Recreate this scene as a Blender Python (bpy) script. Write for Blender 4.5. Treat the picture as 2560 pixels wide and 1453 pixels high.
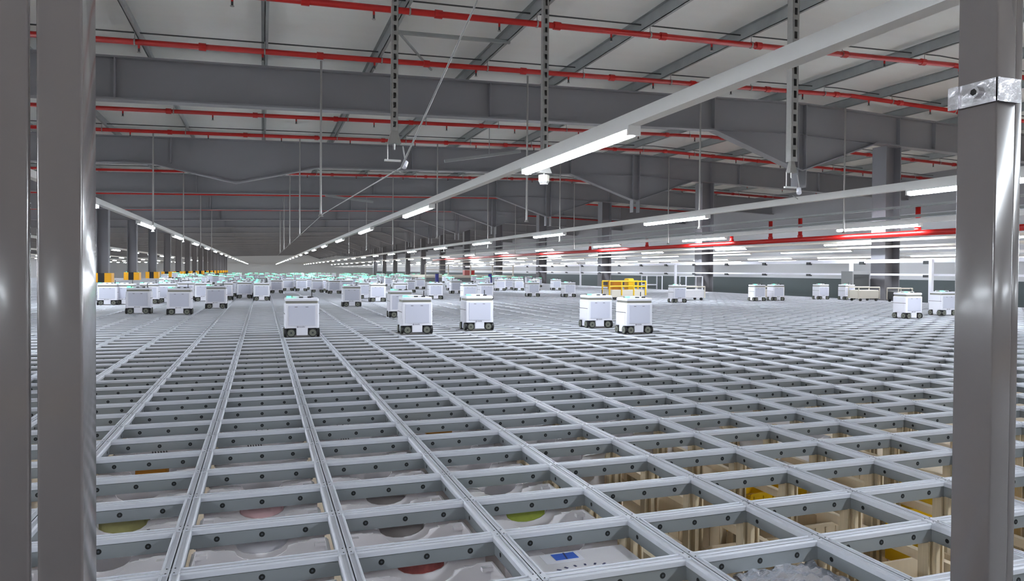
import bpy, math, random
from mathutils import Matrix, Vector
random.seed(7)
C = bpy.context.scene
COL = C.collection
for o in list(bpy.data.objects): bpy.data.objects.remove(o)

# ------------------------------------------------------------------ camera, world, exposure
CH = 1.2343                      # camera height above the top of the track grid (z = 0)
FPX, CY = 1788.8, 705.07
YAW, PIT, ROL = .33587, -.015, .0073
cyw, syw, cp, sp = math.cos(YAW), math.sin(YAW), math.cos(PIT), math.sin(PIT)
F = Vector((syw*cp, cyw*cp, sp)); R = Vector((cyw, -syw, 0)); U = R.cross(F)
cr, sr = math.cos(ROL), math.sin(ROL)
R, U = R*cr + U*sr, U*cr - R*sr
cam = bpy.data.objects.new('camera', bpy.data.cameras.new('camera'))
COL.objects.link(cam); C.camera = cam
cam.matrix_world = Matrix(((R.x, U.x, -F.x, 0), (R.y, U.y, -F.y, 0), (R.z, U.z, -F.z, CH), (0, 0, 0, 1)))
cam.data.sensor_width = 36; cam.data.lens = FPX/2560*36
cam.data.shift_y = (CY - 726.5)/2560
cam.data.clip_start = .02; cam.data.clip_end = 2000
def px(p):
    d = Vector(p) - Vector((0, 0, CH)); z = d.dot(F)
    if z < .05: return (-1e5, -1e5, z)
    return (1280 + FPX*d.dot(R)/z, CY - FPX*d.dot(U)/z, z)

w = bpy.data.worlds.new('world'); C.world = w; w.use_nodes = True
w.node_tree.nodes['Background'].inputs[0].default_value = (.80, .86, 1, 1)
w.node_tree.nodes['Background'].inputs[1].default_value = .30
C.view_settings.view_transform = 'Standard'; C.view_settings.look = 'None'
C.view_settings.gamma = 1; C.view_settings.exposure = 0.22
C.view_settings.use_curve_mapping = False
TUBE = 100.0                      # radiance of the tube lamps

# ------------------------------------------------------------------ materials
def srgb(r, g, b):
    f = lambda v: (v/255/12.92 if v <= 10 else ((v/255+.055)/1.055)**2.4)
    return (f(r), f(g), f(b), 1)
def mat(name, col, rough=.5, metal=0, noise=0, nscale=8, bump=0, stretch=(1, 1, 1), emit=0, ecol=None, spec=.5, coat=0):
    m = bpy.data.materials.new(name); m.use_nodes = True
    n = m.node_tree.nodes; l = m.node_tree.links; b = n['Principled BSDF']
    c = srgb(*col); b.inputs['Base Color'].default_value = c
    b.inputs['Roughness'].default_value = rough; b.inputs['Metallic'].default_value = metal
    b.inputs['Specular IOR Level'].default_value = spec
    if coat: b.inputs['Coat Weight'].default_value = coat; b.inputs['Coat Roughness'].default_value = .12
    if noise or bump:
        tc = n.new('ShaderNodeTexCoord'); mp = n.new('ShaderNodeMapping'); nz = n.new('ShaderNodeTexNoise')
        mp.inputs['Scale'].default_value = stretch
        nz.inputs['Scale'].default_value = nscale; nz.inputs['Detail'].default_value = 4
        l.new(tc.outputs['Object'], mp.inputs[0]); l.new(mp.outputs[0], nz.inputs['Vector'])
        if noise:
            mx = n.new('ShaderNodeMix'); mx.data_type = 'RGBA'
            mx.inputs['A'].default_value = tuple(max(0, v*(1-noise)) for v in c[:3])+(1,)
            mx.inputs['B'].default_value = tuple(min(1, v*(1+noise)) for v in c[:3])+(1,)
            l.new(nz.outputs['Fac'], mx.inputs['Factor']); l.new(mx.outputs['Result'], b.inputs['Base Color'])
        if bump:
            bp = n.new('ShaderNodeBump'); bp.inputs['Strength'].default_value = bump; bp.inputs['Distance'].default_value = .01
            l.new(nz.outputs['Fac'], bp.inputs['Height']); l.new(bp.outputs[0], b.inputs['Normal'])
    if emit:
        b.inputs['Emission Color'].default_value = ecol or c; b.inputs['Emission Strength'].default_value = emit
    return m
M = dict(
 tube=mat('tube_light_white', (235, 240, 255), .4, emit=TUBE, ecol=(.86, .93, 1, 1)),
 tubelow=mat('low_tube_light_white', (235, 240, 255), .4, emit=7, ecol=(.86, .93, 1, 1)),
 shaft=mat('column_shaded_paint', (110, 109, 114), .6, noise=.06, nscale=.6),  # rafter paint, darkened so the shade sits in the colour
 trunk=mat('trunking_white', (232, 231, 230), .45),
 roof=mat('roof_sheet', (222, 223, 222), .5, noise=.05, nscale=.3, stretch=(1, 6, 1)),
 rafter=mat('rafter_grey_paint', (122, 121, 126), .55, noise=.06, nscale=.6),
 purlin=mat('galvanized_purlin', (142, 145, 146), .45, .3, noise=.15, nscale=3),
 red=mat('red_pipe_paint', (165, 8, 6), .4),
 zinc=mat('zinc_fitting', (150, 148, 146), .35, .5, noise=.1, nscale=20),
 chrome=mat('polished_clamp_metal', (205, 203, 206), .2, .85, bump=.25, nscale=30),
 black=mat('black_rubber', (24, 24, 26), .6),
 dark=mat('dark_plastic', (48, 50, 52), .5),
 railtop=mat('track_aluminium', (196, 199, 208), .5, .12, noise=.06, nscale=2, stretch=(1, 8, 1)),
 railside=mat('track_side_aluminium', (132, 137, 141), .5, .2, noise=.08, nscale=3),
 groove=mat('track_groove_dark', (62, 68, 76), .6),
 hole=mat('bolt_hole_black', (14, 15, 16), .8),
 post=mat('fence_post_grey_paint', (98, 92, 92), .22, 0, noise=.03, nscale=2, bump=.06, spec=.6, coat=.5),
 wall=mat('wall_panel_white', (188, 190, 196), .55, noise=.04, nscale=.5, stretch=(1, .2, 6)),
 wallfar=mat('far_wall_panel', (200, 202, 206), .6, noise=.04, nscale=.3),
 plinth=mat('wall_plinth_dark', (70, 80, 84), .6),
 floor=mat('concrete_floor', (176, 160, 140), .8, noise=.1, nscale=2),
 white=mat('robot_white_plastic', (238, 238, 248), .35, noise=.02, nscale=4),
 lav=mat('robot_panel_lavender', (206, 208, 224), .4),
 tan=mat('robot_collar_taupe', (132, 130, 122), .5),
 wheel=mat('robot_wheel_grey', (112, 114, 104), .55, .1),
 led=mat('green_status_light', (60, 255, 170), .4, emit=3.0, ecol=(.10, 1, .48, 1)),
 logo=mat('robot_logo_violet_grey', (92, 86, 112), .5),
 tote=mat('tote_white_plastic', (244, 240, 243), .45, noise=.03, nscale=6),
 totedk=mat('tote_slot_dark', (70, 66, 70), .7),
 print=mat('tote_print_pink', (190, 140, 150), .7),
 beige=mat('beige_crate_plastic', (232, 214, 186), .55, noise=.06, nscale=5, stretch=(12, 12, 1)),  # beige plastic, with warm light below the grid also put into the colour
 warmpost=mat('guide_post_warm_light_tint', (206, 190, 162), .5, noise=.25, nscale=4, stretch=(30, 30, 1)),  # aluminium posts; the warm light on them is put into the colour
 yellow=mat('yellow_plastic', (235, 190, 30), .45),
 orange=mat('orange_packaging', (196, 128, 30), .6),
 green=mat('green_packaging', (190, 205, 90), .5, noise=.2, nscale=20),
 pink=mat('pink_packaging', (228, 190, 192), .5),
 khaki=mat('khaki_packaging', (170, 165, 110), .5, noise=.15, nscale=25),
 grey=mat('grey_packaging', (150, 142, 140), .6),
 redp=mat('red_packaging', (176, 96, 92), .45, noise=.5, nscale=30),
 blue=mat('blue_print', (40, 90, 190), .4),
 navy=mat('navy_print', (24, 34, 90), .5),
 carton=mat('white_carton', (226, 224, 230), .5, noise=.03, nscale=9),
 foil=mat('crumpled_foil', (236, 236, 244), .2, .85, bump=.6, nscale=11, stretch=(1, 5, 1)),
 cable=mat('cable_grey', (150, 150, 150), .5),
 cabinet=mat('cabinet_grey', (130, 130, 132), .5),
 cream=mat('cream_paint', (215, 208, 196), .5),
 navyp=mat('blue_post_paint', (28, 36, 120), .5),
 guardy=mat('column_guard_yellow', (236, 170, 20), .5),
)
ML = {k: v for k, v in M.items()}

# ------------------------------------------------------------------ mesh builder
class MB:
    def __init__(s): s.v = []; s.f = []; s.m = []; s.mats = []
    def _mi(s, m):
        if m not in s.mats: s.mats.append(m)
        return s.mats.index(m)
    def add(s, vs, fs, m):
        k = len(s.v); s.v += [tuple(v) for v in vs]; i = s._mi(m)
        for f in fs: s.f.append([k+a for a in f]); s.m.append(i)
    def box(s, x0, x1, y0, y1, z0, z1, m):
        s.add([(x0,y0,z0),(x1,y0,z0),(x1,y1,z0),(x0,y1,z0),(x0,y0,z1),(x1,y0,z1),(x1,y1,z1),(x0,y1,z1)],
              [(0,3,2,1),(4,5,6,7),(0,1,5,4),(1,2,6,5),(2,3,7,6),(3,0,4,7)], m)
    def prism(s, pts, a0, a1, m, axis='z'):
        """extrude a 2D outline; axis z: pts=(x,y); axis y: pts=(x,z); axis x: pts=(y,z)"""
        T = {'z': lambda p, a: (p[0], p[1], a), 'y': lambda p, a: (p[0], a, p[1]), 'x': lambda p, a: (a, p[0], p[1])}[axis]
        n = len(pts)
        s.add([T(p, a0) for p in pts]+[T(p, a1) for p in pts],
              [list(range(n))[::-1], list(range(n, 2*n))]+[(i, (i+1) % n, n+(i+1) % n, n+i) for i in range(n)], m)
    def rbox(s, x0, x1, y0, y1, z0, z1, r, m, n=4, top=0):
        pts = []
        for (cx, cy, a0) in ((x1-r, y1-r, 0), (x0+r, y1-r, 90), (x0+r, y0+r, 180), (x1-r, y0+r, 270)):
            for k in range(n+1):
                a = math.radians(a0+90*k/n); pts.append((cx+r*math.cos(a), cy+r*math.sin(a)))
        if not top: s.prism(pts, z0, z1, m); return
        cx, cy = (x0+x1)/2, (y0+y1)/2
        ins = [(p[0]-top*(1 if p[0] > cx else -1), p[1]-top*(1 if p[1] > cy else -1)) for p in pts]
        N = len(pts)
        s.add([(p[0], p[1], z0) for p in pts]+[(p[0], p[1], z1-top) for p in pts]+[(p[0], p[1], z1) for p in ins],
              [list(range(N))[::-1], list(range(2*N, 3*N))]+[(i, (i+1) % N, N+(i+1) % N, N+i) for i in range(N)]
              + [(N+i, N+(i+1) % N, 2*N+(i+1) % N, 2*N+i) for i in range(N)], m)
    def cyl(s, a, b, r, m, n=12, r2=None):
        a = Vector(a); b = Vector(b); d = (b-a).normalized(); r2 = r if r2 is None else r2
        e = d.orthogonal().normalized(); g = d.cross(e)
        A = [2*math.pi*k/n for k in range(n)]
        s.add([a+(e*math.cos(t)+g*math.sin(t))*r for t in A]+[b+(e*math.cos(t)+g*math.sin(t))*r2 for t in A],
              [list(range(n))[::-1], list(range(n, 2*n))]+[(i, (i+1) % n, n+(i+1) % n, n+i) for i in range(n)], m)
    def bar(s, a, b, wd, ht, m):
        a = Vector(a); b = Vector(b); d = (b-a).normalized()
        up = Vector((0, 0, 1)) if abs(d.z) < .95 else Vector((1, 0, 0))
        e = d.cross(up).normalized()*wd/2; g = d.cross(e).normalized()*ht/2
        s.add([a-e-g, a+e-g, a+e+g, a-e+g, b-e-g, b+e-g, b+e+g, b-e+g],
              [(0,3,2,1),(4,5,6,7),(0,1,5,4),(1,2,6,5),(2,3,7,6),(3,0,4,7)], m)
    def build(s, name, parent=None, smooth=False):
        me = bpy.data.meshes.new(name); me.from_pydata(s.v, [], s.f)
        for m in s.mats: me.materials.append(m)
        me.polygons.foreach_set('material_index', s.m)
        import bmesh
        bm = bmesh.new(); bm.from_mesh(me); bmesh.ops.recalc_face_normals(bm, faces=bm.faces[:]); bm.to_mesh(me); bm.free()
        if smooth:
            me.polygons.foreach_set('use_smooth', [len(p.vertices) == 4 for p in me.polygons])
        o = bpy.data.objects.new(name, me); COL.objects.link(o)
        if parent: o.parent = parent
        return o
def tag(o, label=None, cat=None, group=None, kind=None):
    if label: o['label'] = label
    if cat: o['category'] = cat
    if group: o['group'] = group
    if kind: o['kind'] = kind
    return o
def empty(name, loc=(0, 0, 0), rz=0):
    o = bpy.data.objects.new(name, None); COL.objects.link(o); o.location = loc; o.rotation_euler[2] = rz
    o.empty_display_size = .1
    return o
KIDS = {}
def kids(o):
    return [c for c in bpy.data.objects if c.parent == o]
def copy_tree(o, K, parent=None):
    c = o.copy(); COL.objects.link(c)
    if parent: c.parent = parent
    for ch in K.get(o.name, ()): copy_tree(ch, K, c)
    return c
def kid_map():
    K = {}
    for o in bpy.data.objects:
        if o.parent: K.setdefault(o.parent.name, []).append(o)
    return K
ORD = ['nearest', 'second', 'third', 'fourth', 'fifth', 'sixth', 'seventh', 'eighth', 'ninth', 'tenth', 'eleventh',
       'twelfth', 'thirteenth', 'fourteenth', 'fifteenth', 'sixteenth', 'seventeenth', 'eighteenth', 'nineteenth', 'twentieth']

# ------------------------------------------------------------------ building geometry
S = 15.0
XW = 46.0                      # right wall
XL = -62.0
YB, YE = -24.0, 316.0
APX = 1.52*S
def top(X):                    # rafter top height above z=0
    x = X/S
    return CH + S*(.463+.0285*x if x <= 1.52 else .463+.0285*1.52-.0285*(x-1.52))
RD = .090*S
# ceiling
b = MB()
zz = .030*S
b.add([(XL,YB,top(XL)+zz),(APX,YB,top(APX)+zz),(XW,YB,top(XW)+zz),(XL,YE,top(XL)+zz),(APX,YE,top(APX)+zz),(XW,YE,top(XW)+zz),
       (XL,YB,top(XL)+zz+.2),(APX,YB,top(APX)+zz+.2),(XW,YB,top(XW)+zz+.2),(XL,YE,top(XL)+zz+.2),(APX,YE,top(APX)+zz+.2),(XW,YE,top(XW)+zz+.2)],
      [(0,1,4,3),(1,2,5,4),(6,9,10,7),(7,10,11,8),(0,6,7,1),(1,7,8,2),(3,4,10,9),(4,5,11,10),(0,3,9,6),(2,8,11,5)], M['roof'])
tag(b.build('ceiling'), 'pale insulated roof sheeting above the purlins', kind='structure')
GB = -2.9
def struct(name, box, m, label):
    b = MB(); b.box(*box, m); return tag(b.build(name), label, kind='structure')
struct('floor', (XL, XW, YB, YE, GB-.2, GB), M['floor'], 'warehouse floor far below the storage grid')
struct('wall_right', (XW, XW+.3, YB, YE, GB, 9.2), M['wall'], 'pale panelled wall along the right side of the hall')
struct('wall_left', (XL-.3, XL, YB, YE, GB, 9.2), M['wall'], 'pale panelled wall on the far left')
struct('wall_far', (XL, XW, YE, YE+.3, GB, 9.2), M['wallfar'], 'distant end wall behind the converging lights')
struct('wall_back', (XL, XW, YB-.3, YB, GB, 9.2), M['wallfar'], 'wall behind the viewer')
struct('trim_3', (XW-.15, XW, YB, YE, CH+4.5, 9.0), M['rafter'], 'dark grey cladding along the top of the right wall')
struct('trim_1', (XW-.12, XW, YB, YE, GB, CH-.43), M['plinth'], 'dark plinth along the foot of the right wall')
struct('trim_2', (-7, 8, -3, 1.45, -.25, -.105), M['cabinet'], 'maintenance walkway along the edge of the grid')

# rafters ------------------------------------------------------------
def make_rafter(v):
    root = empty('roof_rafter')
    xs = [XL, -.36*S, -.09*S, .20*S, .36*S, 1.213*S, 1.52*S, 1.81*S, XW-.2]
    bt = {x: top(x)-RD for x in xs}
    bt[1.52*S] = CH+.306*S
    if v: bt[-.09*S] = CH+.308*S
    we = MB()
    for a, c in zip(xs, xs[1:]):
        vs = []
        for y in (-.02, .02): vs += [(a, y, bt[a]), (c, y, bt[c]), (c, y, top(c)), (a, y, top(a))]
        we.add(vs, [(0,1,2,3), (7,6,5,4)], M['rafter'])
    we.build('web', root)
    def fl(h, name, w=.24):
        m = MB()
        for a, c in zip(xs, xs[1:]):
            m.add([(a,-w,h(a)-.03),(c,-w,h(c)-.03),(c,w,h(c)-.03),(a,w,h(a)-.03),(a,-w,h(a)+.03),(c,-w,h(c)+.03),(c,w,h(c)+.03),(a,w,h(a)+.03)],
                  [(0,3,2,1),(4,5,6,7),(0,1,5,4),(1,2,6,5),(2,3,7,6),(3,0,4,7)], M['rafter'])
        return m.build(name, root)
    fl(top, 'top_flange'); fl(lambda x: bt[x], 'bottom_flange')
    m = MB()                                        # haunch seam flange
    for a, c in ((1.213, 1.52), (1.52, 1.81)):
        m.bar((a*S, 0, top(a*S)-RD), (c*S, 0, top(c*S)-RD), .30, .02, M['rafter'])
    m.build('haunch_seam', root)
    for x in (-1.6, -.88, -.30, .545, 1.213, 1.505, 1.535, 1.90, 2.05, 2.5):
        m = MB(); X = x*S; zb = min(bt.values()) if abs(x-1.52) < .03 else top(X)-RD
        m.box(X-.02, X+.02, -.22, .22, zb+.03, top(X)-.03, M['rafter']); m.build('stiffener', root)
    return root
NR = 20
r0 = make_rafter(0); r1 = make_rafter(1)
K = kid_map()
for k in range(NR):
    base = r1 if k == 1 else r0
    o = base if k < 2 else copy_tree(base, K)
    o.location = (0, (1.75+k)*S, 0)
    if k == 0: lab = 'nearest deep grey roof rafter spanning the top of the hall'
    elif k == 1: lab = 'second deep grey roof rafter, with a small extra haunch left of centre'
    elif k < 8: lab = '%s grey roof rafter counted from the front' % ORD[k]
    else: lab = 'distant grey roof rafter in the dark stack towards the far wall'
    tag(o, lab, 'rafter', 'grey roof rafters')
# purlins ------------------------------------------------------------
for k in range(-12, 12):
    X = .238*S*k + (.06 if k else .06)
    if X < XL or X > XW: continue
    z = top(X)+.03
    m = MB()
    m.box(X-.012, X+.012, YB+.1, YE-.1, z, z+.36, M['purlin'])
    m.box(X-.012, X+.10, YB+.1, YE-.1, z, z+.014, M['purlin'])
    m.box(X-.10, X-.012, YB+.1, YE-.1, z+.346, z+.36, M['purlin'])
    m.box(X+.085, X+.10, YB+.1, YE-.1, z+.014, z+.05, M['purlin'])
    o = m.build('roof_purlin')
    q = px((X, 1.5*S, z))[0]
    if k == 0: l = 'steel purlin running straight above the vanishing point of the lights'
    elif k > 0: l = '%s steel purlin to the right of the one above the vanishing point' % (['next', 'second', 'third', 'fourth', 'fifth', 'sixth', 'seventh', 'eighth', 'ninth', 'tenth', 'eleventh'][k-1])
    else: l = '%s steel purlin to the left of the one above the vanishing point' % (['next', 'second', 'third', 'fourth', 'fifth', 'sixth', 'seventh', 'eighth', 'ninth', 'tenth', 'eleventh', 'twelfth'][-k-1])
    tag(o, l, 'purlin', 'steel roof purlins')
# tie rods and bracing between purlins
for k, y in enumerate((1.28, 1.60, 2.25, 2.60, 3.25, 3.6)):
    m = MB(); X0 = -3*S*.238*2
    pts = [(x, y*S, top(x)+.2) for x in (-2.2*S, APX, XW-.1)]
    for a, c in zip(pts, pts[1:]): m.cyl(a, c, .022, M['dark'], 6)
    tag(m.build('tie_rod'), 'thin dark tie rod under the roof sheets, %s from the front' % ORD[k], 'tie rod', 'tie rods between purlins')
m = MB(); xa, xb = .245*S+.06, .483*S+.06
m.bar((xa, 1.42*S, top(xa)+.02), (xb, 1.42*S, top(xb)+.02), .10, .10, M['purlin'])
tag(m.build('purlin_strut'), 'grey strut between two purlins right of the left slotted hanger', 'strut')
m = MB(); m.bar((xa+.1, 1.42*S, top(xa)+.0), ((xa+xb)/2+.1, 1.66*S, top(xa)+.03), .06, .06, M['purlin'])
tag(m.build('diagonal_brace'), 'diagonal brace dropping from the strut to the second red pipe', 'brace')
m = MB(); m.bar((.30*S, 3.75*S-.3, CH+.376*S), (.54*S, 3.75*S-.3, CH+.352*S), .15, .15, M['purlin'])
tag(m.build('knee_brace'), 'pale knee brace under the third rafter', 'brace')
m = MB(); m.bar((.565*S, 2.30*S, CH+.360*S), (.83*S, 2.30*S, CH+.409*S), .14, .14, M['purlin'])
for q in (.7185,): m.cyl((q*S, 2.30*S, CH+(.360+(q-.565)*.185)*S), (q*S, 2.30*S, top(q*S)+.08), .02, M['purlin'], 6)
tag(m.build('knee_brace'), 'pale slanting strut left of the near lit tube, under the second rafter', 'brace')

# red sprinkler pipes ------------------------------------------------
PY = [1.245, 1.555, 1.88, 2.20, 2.53, 2.85, 3.17, 3.51, 3.85, 4.2, 4.55, 4.9, 5.3, 5.7, 6.1, 6.5, 7.0]
def pz(X): return top(X)-.27
for k, y in enumerate(PY):
    Y = y*S; root = empty('sprinkler_pipe', (0, Y, 0)); rr = .085
    m = MB(); X1 = -34 if k > 3 else -9
    pts = [Vector((x, 0, pz(x))) for x in (X1, APX, XW-.3)]
    for a, c in zip(pts, pts[1:]): m.cyl(a, c, rr, M['red'], 12 if k < 6 else 6)
    m.build('pipe', root, True)
    if k < 9:
        x = X1+1.5+.7*k
        i = 0
        while x < XW-1:
            if x > -7+(-.19*0):
                h = MB()
                h.cyl((x, 0, pz(x)-rr), (x, 0, pz(x)-rr-.10), .03, M['red'], 8)
                h.cyl((x, 0, pz(x)-rr-.10), (x, 0, pz(x)-rr-.20), .028, M['dark'], 8)
                h.cyl((x, 0, pz(x)-rr-.20), (x, 0, pz(x)-rr-.215), .05, M['zinc'], 8)
                h.build('sprinkler_head', root)
                xx = x+1.7
                if xx < XW-.5:
                    c = MB(); c.cyl((xx-.10, 0, pz(xx)), (xx+.10, 0, pz(xx)), rr+.028, M['red'], 12); c.build('pipe_coupling', root)
                    h = MB(); xc = round((x-.06)/(.238*S))*.238*S+.06
                    h.cyl((xc-.02, 0, pz(xc)), (xc+.02, 0, pz(xc)), rr+.02, M['zinc'], 12)
                    h.cyl((xc, 0, pz(xc)+rr), (xc, 0, top(xc)+.04), .012, M['zinc'], 6); h.build('pipe_hanger', root)
            x += 3.4
    if k < 2: l = 'thick red sprinkler pipe, %s, crossing under the roof in front of the first rafter' % ['highest in the picture', 'lower of the two']
    l = ('thick red sprinkler pipe crossing the very top of the picture' if k == 0 else
         'thick red sprinkler pipe just in front of the first rafter' if k == 1 else
         '%s red sprinkler pipe counted from the front' % ORD[k] if k < 9 else
         'distant red sprinkler pipe between the far rafters')
    tag(root, l, 'pipe', 'red sprinkler pipes')
# red main along right wall
root = empty('sprinkler_main', (27.6, 0, CH+1.83)); m = MB(); m.cyl((0, 14, 0), (0, 120, 0), .13, M['red'], 12); m.build('pipe', root, True)
for y, h in ((24.2, 1.2), (31.6, 1.1), (34.0, 1.1), (37.6, .45), (18.5, 1.2), (48, .8), (58, .8)):
    m = MB(); m.cyl((0, y, 0), (0, y, h+.05), .11, M['red'], 10); m.cyl((0, y, h*.0+.1), (0, y, .25), .14, M['red'], 10); m.build('riser', root, True)
tag(root, 'long red main pipe with risers along the right wall', 'pipe')
for i, (x, z, r_) in enumerate(((27.7, 1.58, .05), (27.72, 1.28, .045), (27.0, 2.55, .06), (26.6, 2.95, .05))):
    m = MB(); m.box(x-r_*1.6, x+r_*1.6, 15, 110, CH+z-r_, CH+z+r_, M['cream' if i < 2 else 'purlin'])
    tag(m.build('cable_tray'), ['pale cable tray just below the red main on the right wall', 'lower pale cable tray on the right wall below the red main',
        'grey cable tray above the red main near the right wall', 'highest grey cable tray left of the right wall'][i], 'cable tray')

# columns ------------------------------------------------------------
def column(X, Y, guard, lab, grp, zt):
    root = empty('steel_column', (X, Y, GB)); W = .46
    m = MB(); z0, z1 = 0, zt-GB
    m.box(-W, -W+.05, -W*.9, W*.9, z0, z1, M['shaft']); m.box(W-.05, W, -W*.9, W*.9, z0, z1, M['shaft']); m.box(-W+.05, W-.05, -.04, .04, z0, z1, M['shaft'])
    m.build('column_shaft', root)
    if guard:
        m = MB(); a, c = -GB+.0, -GB+CH-.42
        m.rbox(-.74, .74, -.74, -.5, a, c, .1, M['guardy']); m.rbox(-.74, .74, .5, .74, a, c, .1, M['guardy'])
        m.box(-.74, -.5, -.55, .55, a, c, M['guardy']); m.box(.5, .74, -.55, .55, a, c, M['guardy'])
        cg = m.build('column_guard', root)
        m = MB(); m.box(-.27, .22, -.765, -.735, a, c, M['black']); m.build('guard_stripe', cg)
    tag(root, lab, 'column', grp)
for k in range(3, 19):
    X = -13.2; Y = (1.75+k)*S; z = top(X)-RD
    if k < 6: l = ['wide grey column with yellow and black guard, nearest of the left row', 'second grey column of the left row, with yellow and black guard',
                   'third grey column of the left row, its guard half hidden by robots'][k-3]
    else: l = 'distant grey column of the left row with its guard hidden by robots'
    column(X, Y, 1, l, 'columns with yellow guards', z)
for k in range(0, 12):
    X = 28.35; Y = (1.75+k)*S+.4
    l = '%s dark column against the right wall' % ORD[k] if k < 6 else 'distant dark column against the right wall'
    column(X, Y, 0, l, 'columns along the right wall', top(X)-RD)

# light rows ---------------------------------------------------------
h0 = 2.33; G = 3.1; LZ = CH+h0; LX0 = 2.30*h0; LSP = 4.65*h0
ROWN = {0: 'the big diagonal light row right of centre', -1: 'the light row descending from the left post', 1: 'the second light row from the centre towards the right',
        2: 'the third light row from the centre towards the right', 3: 'the fourth light row towards the right', 4: 'the fifth light row towards the right',
        5: 'the sixth light row towards the right', 6: 'the seventh light row towards the right', 7: 'the rightmost light row by the wall',
        -2: 'the second light row on the left', -3: 'the third light row on the left', -4: 'the fourth light row on the left'}
ROWN = {0: 'the big diagonal light row', -1: 'the light row descending from the left post', 1: 'the first light row right of the big diagonal one',
        2: 'the second light row right of the big diagonal one', 3: 'the third light row right of the big diagonal one',
        -2: 'the second light row on the left', -3: 'the third light row on the left', -4: 'the fourth light row on the left', -5: 'the fifth light row on the left',
        10: 'the upper low light row before the right wall', 11: 'the middle low light row before the right wall', 12: 'the lowest light row before the right wall'}
# key -> X, height above the camera, first lamp, pitch, lamp length
ROWS = {k: (LX0+LSP*k, h0, 4.2*h0, 5.93*h0, 2.0*h0) for k in range(-5, 3)}
ROWS[3] = (17.3*h0, h0, 16.75*h0-5.93*h0*2, 5.93*h0, 1.9*h0)
for key, rx, hh, y0 in ((10, 22.3, .56*h0, 22.6), (11, 30.4, .46*h0, 29.2), (12, 36.4, .46*h0, 29.4)):
    ROWS[key] = (min(rx*hh, XW-1.0), hh*min(1, (XW-1.0)/(rx*hh)), y0*hh, 6.3*hh, 4.1*hh)
def lamp_meshes(m1, m2, y0, L, G=G, tm=None):
    a = .034*G
    m1.box(-a, a, y0-.02, y0+L+.02, -.048*G, -.030*G, M['trunk'])
    m1.box(-a, a, y0-.06, y0, -.078*G, -.030*G, M['trunk']); m1.box(-a, a, y0+L, y0+L+.06, -.078*G, -.030*G, M['trunk'])
    pts = [(.030*G*math.cos(a), (-.055+.028*math.sin(a))*G) for a in [math.pi*2*k/10 for k in range(10)]]
    m2.prism(pts, y0, y0+L, tm or M['tube'], 'y')
lamps = []
for k, (X, hh, ys, pitch, L) in ROWS.items():
    ye = YE-3; g = G if k < 10 else G*.6
    m = MB(); m.box(-.031*g, .031*g, -20, ye, -.0295*g, .032*g, M['trunk'])
    m.box(-.006*g, .006*g, -20, ye, 0.032*g, .04*g, M['trunk'])
    o = m.build('light_trunking'); o.location = (X, 0, CH+hh)
    tag(o, 'white trunking rail carrying '+ROWN[k], 'trunking', 'light trunking rails')
    n = -3
    while True:
        y0 = ys+pitch*n; Z = CH+hh
        if y0+L > ye: break
        if y0 > -18:
            a = px((X, max(y0, .5), Z)); c = px((X, y0+L, Z))
            vis = a[2] > .1 and c[2] > .1 and 225 < c[0] and min(a[0], c[0]) < 2560 and min(a[1], c[1]) > -60 and y0 > 0
            if k >= 10 and y0 > 150: break
            lamps.append([vis, math.hypot(a[0]-c[0], a[1]-c[1]) if vis else 0, k, n, X, y0, Z, L])
        n += 1
lamps.sort(key=lambda t: (-t[0], -t[1]))
indiv = [t for t in lamps if t[0]][:300]
ids = {id(t) for t in indiv}; rest = [t for t in lamps if id(t) not in ids]
indiv.sort(key=lambda t: (t[2], t[5])); protos = {}; cnt = {}
L1 = MB(); L2 = MB()
for t in indiv:
    _, sz, k, n, X, y0, Z, L = t
    if L not in protos:
        o = empty('tube_lamp'); a, c = MB(), MB(); lamp_meshes(a, c, 0, L, G if k < 10 else G*.6, M['tube'] if k < 10 else M['tubelow'])
        kk = [a.build('lamp_housing', o), c.build('lamp_tube', o)]; protos[L] = (o, kk)
    else:
        pr, kk = protos[L]; o = pr.copy(); COL.objects.link(o)
        for q in kk: d = q.copy(); COL.objects.link(d); d.parent = o
    o.location = (X, y0, Z)
    i = cnt.get(k, 0); cnt[k] = i+1; rn = ROWN[k]
    if i < 8: l = '%s lit lamp along %s' % (ORD[i] if i else 'nearest', rn)
    else: l = 'distant lit lamp in %s' % rn
    tag(o, l, 'lamp', 'tube lamps on '+rn)
for t in rest:  # lamps outside the view, added for the light they give
    m1, m2 = MB(), MB(); lamp_meshes(m1, m2, t[5], t[7], G if t[2] < 10 else G*.6)
    for s_, d_ in ((m1, L1), (m2, L2)):
        d_.add([(v[0]+t[4], v[1], v[2]+t[6]) for v in s_.v], s_.f, s_.mats[0])
L1.m = [0]*len(L1.f)
k_ = len(L1.v); L1.mats = [M['trunk'], M['tube']]
L1.v += L2.v; L1.f += [[k_+a for a in f] for f in L2.f]; L1.m += [1]*len(L2.f)
tag(L1.build('unseen_tube_lamps'), 'lit tube lamps out of view, added for their light', 'lamps', 'tube lamps out of view', 'stuff')

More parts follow.
